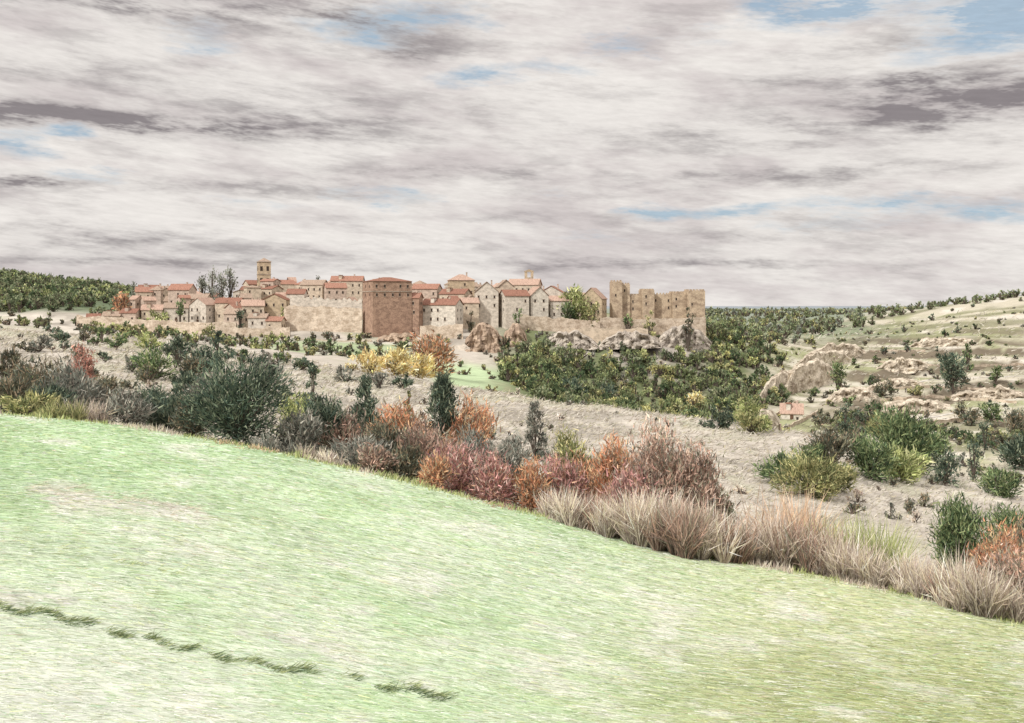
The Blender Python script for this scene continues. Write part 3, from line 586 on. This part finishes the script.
def ribbon(name,pts,w,mat):
    P=[]
    for (u0,v0),(u1,v1) in zip(pts[:-1],pts[1:]):
        for t in np.linspace(0,1,16)[:-1]: P.append(ground_at(u0+(u1-u0)*t,v0+(v1-v0)*t))
    vs=[];fs=[]
    for i,(x,y,z) in enumerate(P):
        for s in(-1,-.5,0,.5,1):
            yy=y+s*w; vs.append((x,yy,float(H(x,yy))+.12))
        if i and abs(P[i][1]-P[i-1][1])<30:
            for j in range(4): a=(i-1)*5+j; b=i*5+j; fs.append((a,b,b+1,a+1))
    polymesh(name,vs,fs,mat)
m_path=surf('path_mat',(230,224,214),.5,.1)
ribbon('dirt_path',[(850,398),(870,392),(930,380),(1024,376),(1100,372)],1.6,m_path)
ribbon('dirt_path',[(860,430),(900,424),(960,412),(1024,414)],1.3,m_path)
# ---------------- world
w=bpy.data.worlds.new("World"); sc.world=w; w.use_nodes=True; nt=w.node_tree; nt.nodes.clear()
out=N(nt,'ShaderNodeOutputWorld'); bg=N(nt,'ShaderNodeBackground'); nt.links.new(bg.outputs[0],out.inputs[0])
SUN_EL=r_(38); SUN_AZ=r_(-136)
sky=N(nt,'ShaderNodeTexSky'); sky.sky_type='NISHITA'; sky.sun_disc=False; sky.sun_elevation=SUN_EL; sky.sun_rotation=SUN_AZ
tc=N(nt,'ShaderNodeTexCoord'); sp=N(nt,'ShaderNodeSeparateXYZ'); nt.links.new(tc.outputs['Generated'],sp.inputs[0])
az=mathn(nt,'ARCTAN2',sp.outputs[0],sp.outputs[1]); el=sp.outputs[2]
P0=N(nt,'ShaderNodeCombineXYZ'); nt.links.new(az,P0.inputs[0]); nt.links.new(el,P0.inputs[1]); P0=P0.outputs[0]
def vmad(a,mul,add,op='MULTIPLY_ADD'):
    n=N(nt,'ShaderNodeVectorMath',operation=op)
    for i,q in enumerate((a,mul,add)):
        if q is None: continue
        if isinstance(q,tuple): n.inputs[i].default_value=q
        else: nt.links.new(q,n.inputs[i])
    return n.outputs[0]
def noise(sx,sy,off=0,det=4,ro=.6,dist=0.0,src=None,shear=0.0):
    n=N(nt,'ShaderNodeTexNoise'); n.inputs['Scale'].default_value=1; n.inputs['Detail'].default_value=det; n.inputs['Roughness'].default_value=ro; n.inputs['Distortion'].default_value=dist
    s=src or P0
    if shear:
        mp=N(nt,'ShaderNodeMapping'); mp.inputs['Rotation'].default_value=(0,0,shear); nt.links.new(s,mp.inputs[0]); s=mp.outputs[0]
    nt.links.new(vmad(s,(sx,sy,0.),(off,off*.7,off)),n.inputs['Vector']); return n
wn=noise(8,26,3.3,5,.7)
W0=vmad(wn.outputs[1],(-.5,-.5,-.5),None,'ADD'); W1=vmad(W0,(.16,.045,0.),P0)
def blobs(lst):
    tot=None
    for u,v,su,sv,wt in lst:
        ax,ay=1000/su,1000/sv; cx=math.atan((u-512)/1000);cy=(306-v)/1030
        q=vmad(W1,(ax,ay,0.),(-cx*ax,-cy*ay,0.))
        dt=N(nt,'ShaderNodeVectorMath',operation='DOT_PRODUCT'); nt.links.new(q,dt.inputs[0]); nt.links.new(q,dt.inputs[1])
        ex=mathn(nt,'POWER',1/math.e,dt.outputs['Value'])
        tot=mathn(nt,'MULTIPLY_ADD',ex,wt,tot if tot is not None else 0.0)
    return tot
def mixc(f,a,b):
    n=N(nt,'ShaderNodeMix',data_type='RGBA')
    if isinstance(f,float): n.inputs[0].default_value=f
    else: nt.links.new(f,n.inputs[0])
    for i,q in ((6,a),(7,b)):
        if isinstance(q,tuple): n.inputs[i].default_value=rgba(q,1.0)
        else: nt.links.new(q,n.inputs[i])
    return n.outputs[2]
big=noise(4.4,16,1.1,5,.63,0,None,.08).outputs[0]; med=noise(10,52,6.2,5,.69,0,None,.07).outputs[0]; hat=noise(52,300,2.2,3,.65,0,None,.1).outputs[0]
c=mixc(maprange(nt,big,.37,.57,0,1,True),(210,202,200),(235,230,225))
gray=blobs([(100,130,210,11,1.1),(330,112,170,18,.35),(60,85,140,18,.3),(960,120,110,24,1.05),(895,98,60,10,.65),(740,134,120,18,.4),(50,240,130,9,.55),(20,195,34,7,.95),(250,190,150,7,.35),(430,172,60,8,.6),(640,175,220,6,.35),(760,235,90,12,.35),(340,22,100,16,.65),(150,20,90,22,.7),(400,50,60,12,.5),(40,25,70,12,.35),(560,262,300,5,.3),(850,180,140,7,.35),(130,262,160,6,.45),(520,215,260,6,.25),(780,85,60,12,.4),(700,262,220,5,.25),(300,250,200,5,.3),(930,60,100,8,.3)])
gm=mathn(nt,'MULTIPLY',gray,maprange(nt,med,.35,.6,.22,1.35,True))
gm2=mathn(nt,'ADD',gm,maprange(nt,med,.48,.7,0,.28,True))
c=mixc(maprange(nt,gm2,0,1,0,.92),c,(131,124,127))
blue=blobs([(195,50,36,15,1.),(370,30,50,18,1.0),(455,18,46,12,.9),(625,48,32,9,1.1),(995,34,84,44,1.3),(850,25,60,14,1.),(780,14,56,12,.9),(10,155,32,10,1.),(78,148,30,7,1.),(85,182,40,7,1.1),(390,198,34,8,.9),(650,208,40,8,1.1),(740,212,40,7,1.),(870,208,66,8,1.1),(840,228,56,8,.8),(980,218,50,11,1.),(330,190,46,6,.5),(480,78,42,10,.8),(250,205,60,6,.4),(560,66,40,8,.5),(560,190,46,6,.4),(700,40,46,9,.45),(600,235,50,5,.4)])
bm_=mathn(nt,'MULTIPLY',blue,maprange(nt,med,.32,.6,1.2,.3,True))
sk=N(nt,'ShaderNodeVectorMath',operation='SCALE'); nt.links.new(sky.outputs[0],sk.inputs[0]); sk.inputs['Scale'].default_value=.09
bc=mixc(.2,(160,186,206),sk.outputs[0])
c=mixc(maprange(nt,bm_,.12,.85,0,.85),c,bc)
c=scalecol(nt,c,[maprange(nt,hat,.3,.7,.94,1.05),maprange(nt,el,.32,.8,1.03,2.3,True)])
nt.links.new(c,bg.inputs[0]); bg.inputs[1].default_value=1.0
w.cycles.sampling_method='MANUAL'; w.cycles.sample_map_resolution=256
sd=bpy.data.lights.new('sun','SUN'); sd.energy=3.3; sd.angle=r_(4); sd.color=(1,.97,.92)
so=bpy.data.objects.new('sun',sd); sc.collection.objects.link(so)
from mathutils import Vector
so.rotation_euler=Vector((math.sin(SUN_AZ)*math.cos(SUN_EL),math.cos(SUN_AZ)*math.cos(SUN_EL),math.sin(SUN_EL))).to_track_quat('Z','Y').to_euler()
cam=bpy.data.cameras.new('camera'); co=bpy.data.objects.new('camera',cam); sc.collection.objects.link(co); sc.camera=co
cam.sensor_width=36; cam.lens=36*F/1024; cam.shift_y=-(361.5-HV)/1024; co.location=(0,0,0); co.rotation_euler=(math.pi/2,0,0)
cam.clip_start=.1; cam.clip_end=30000
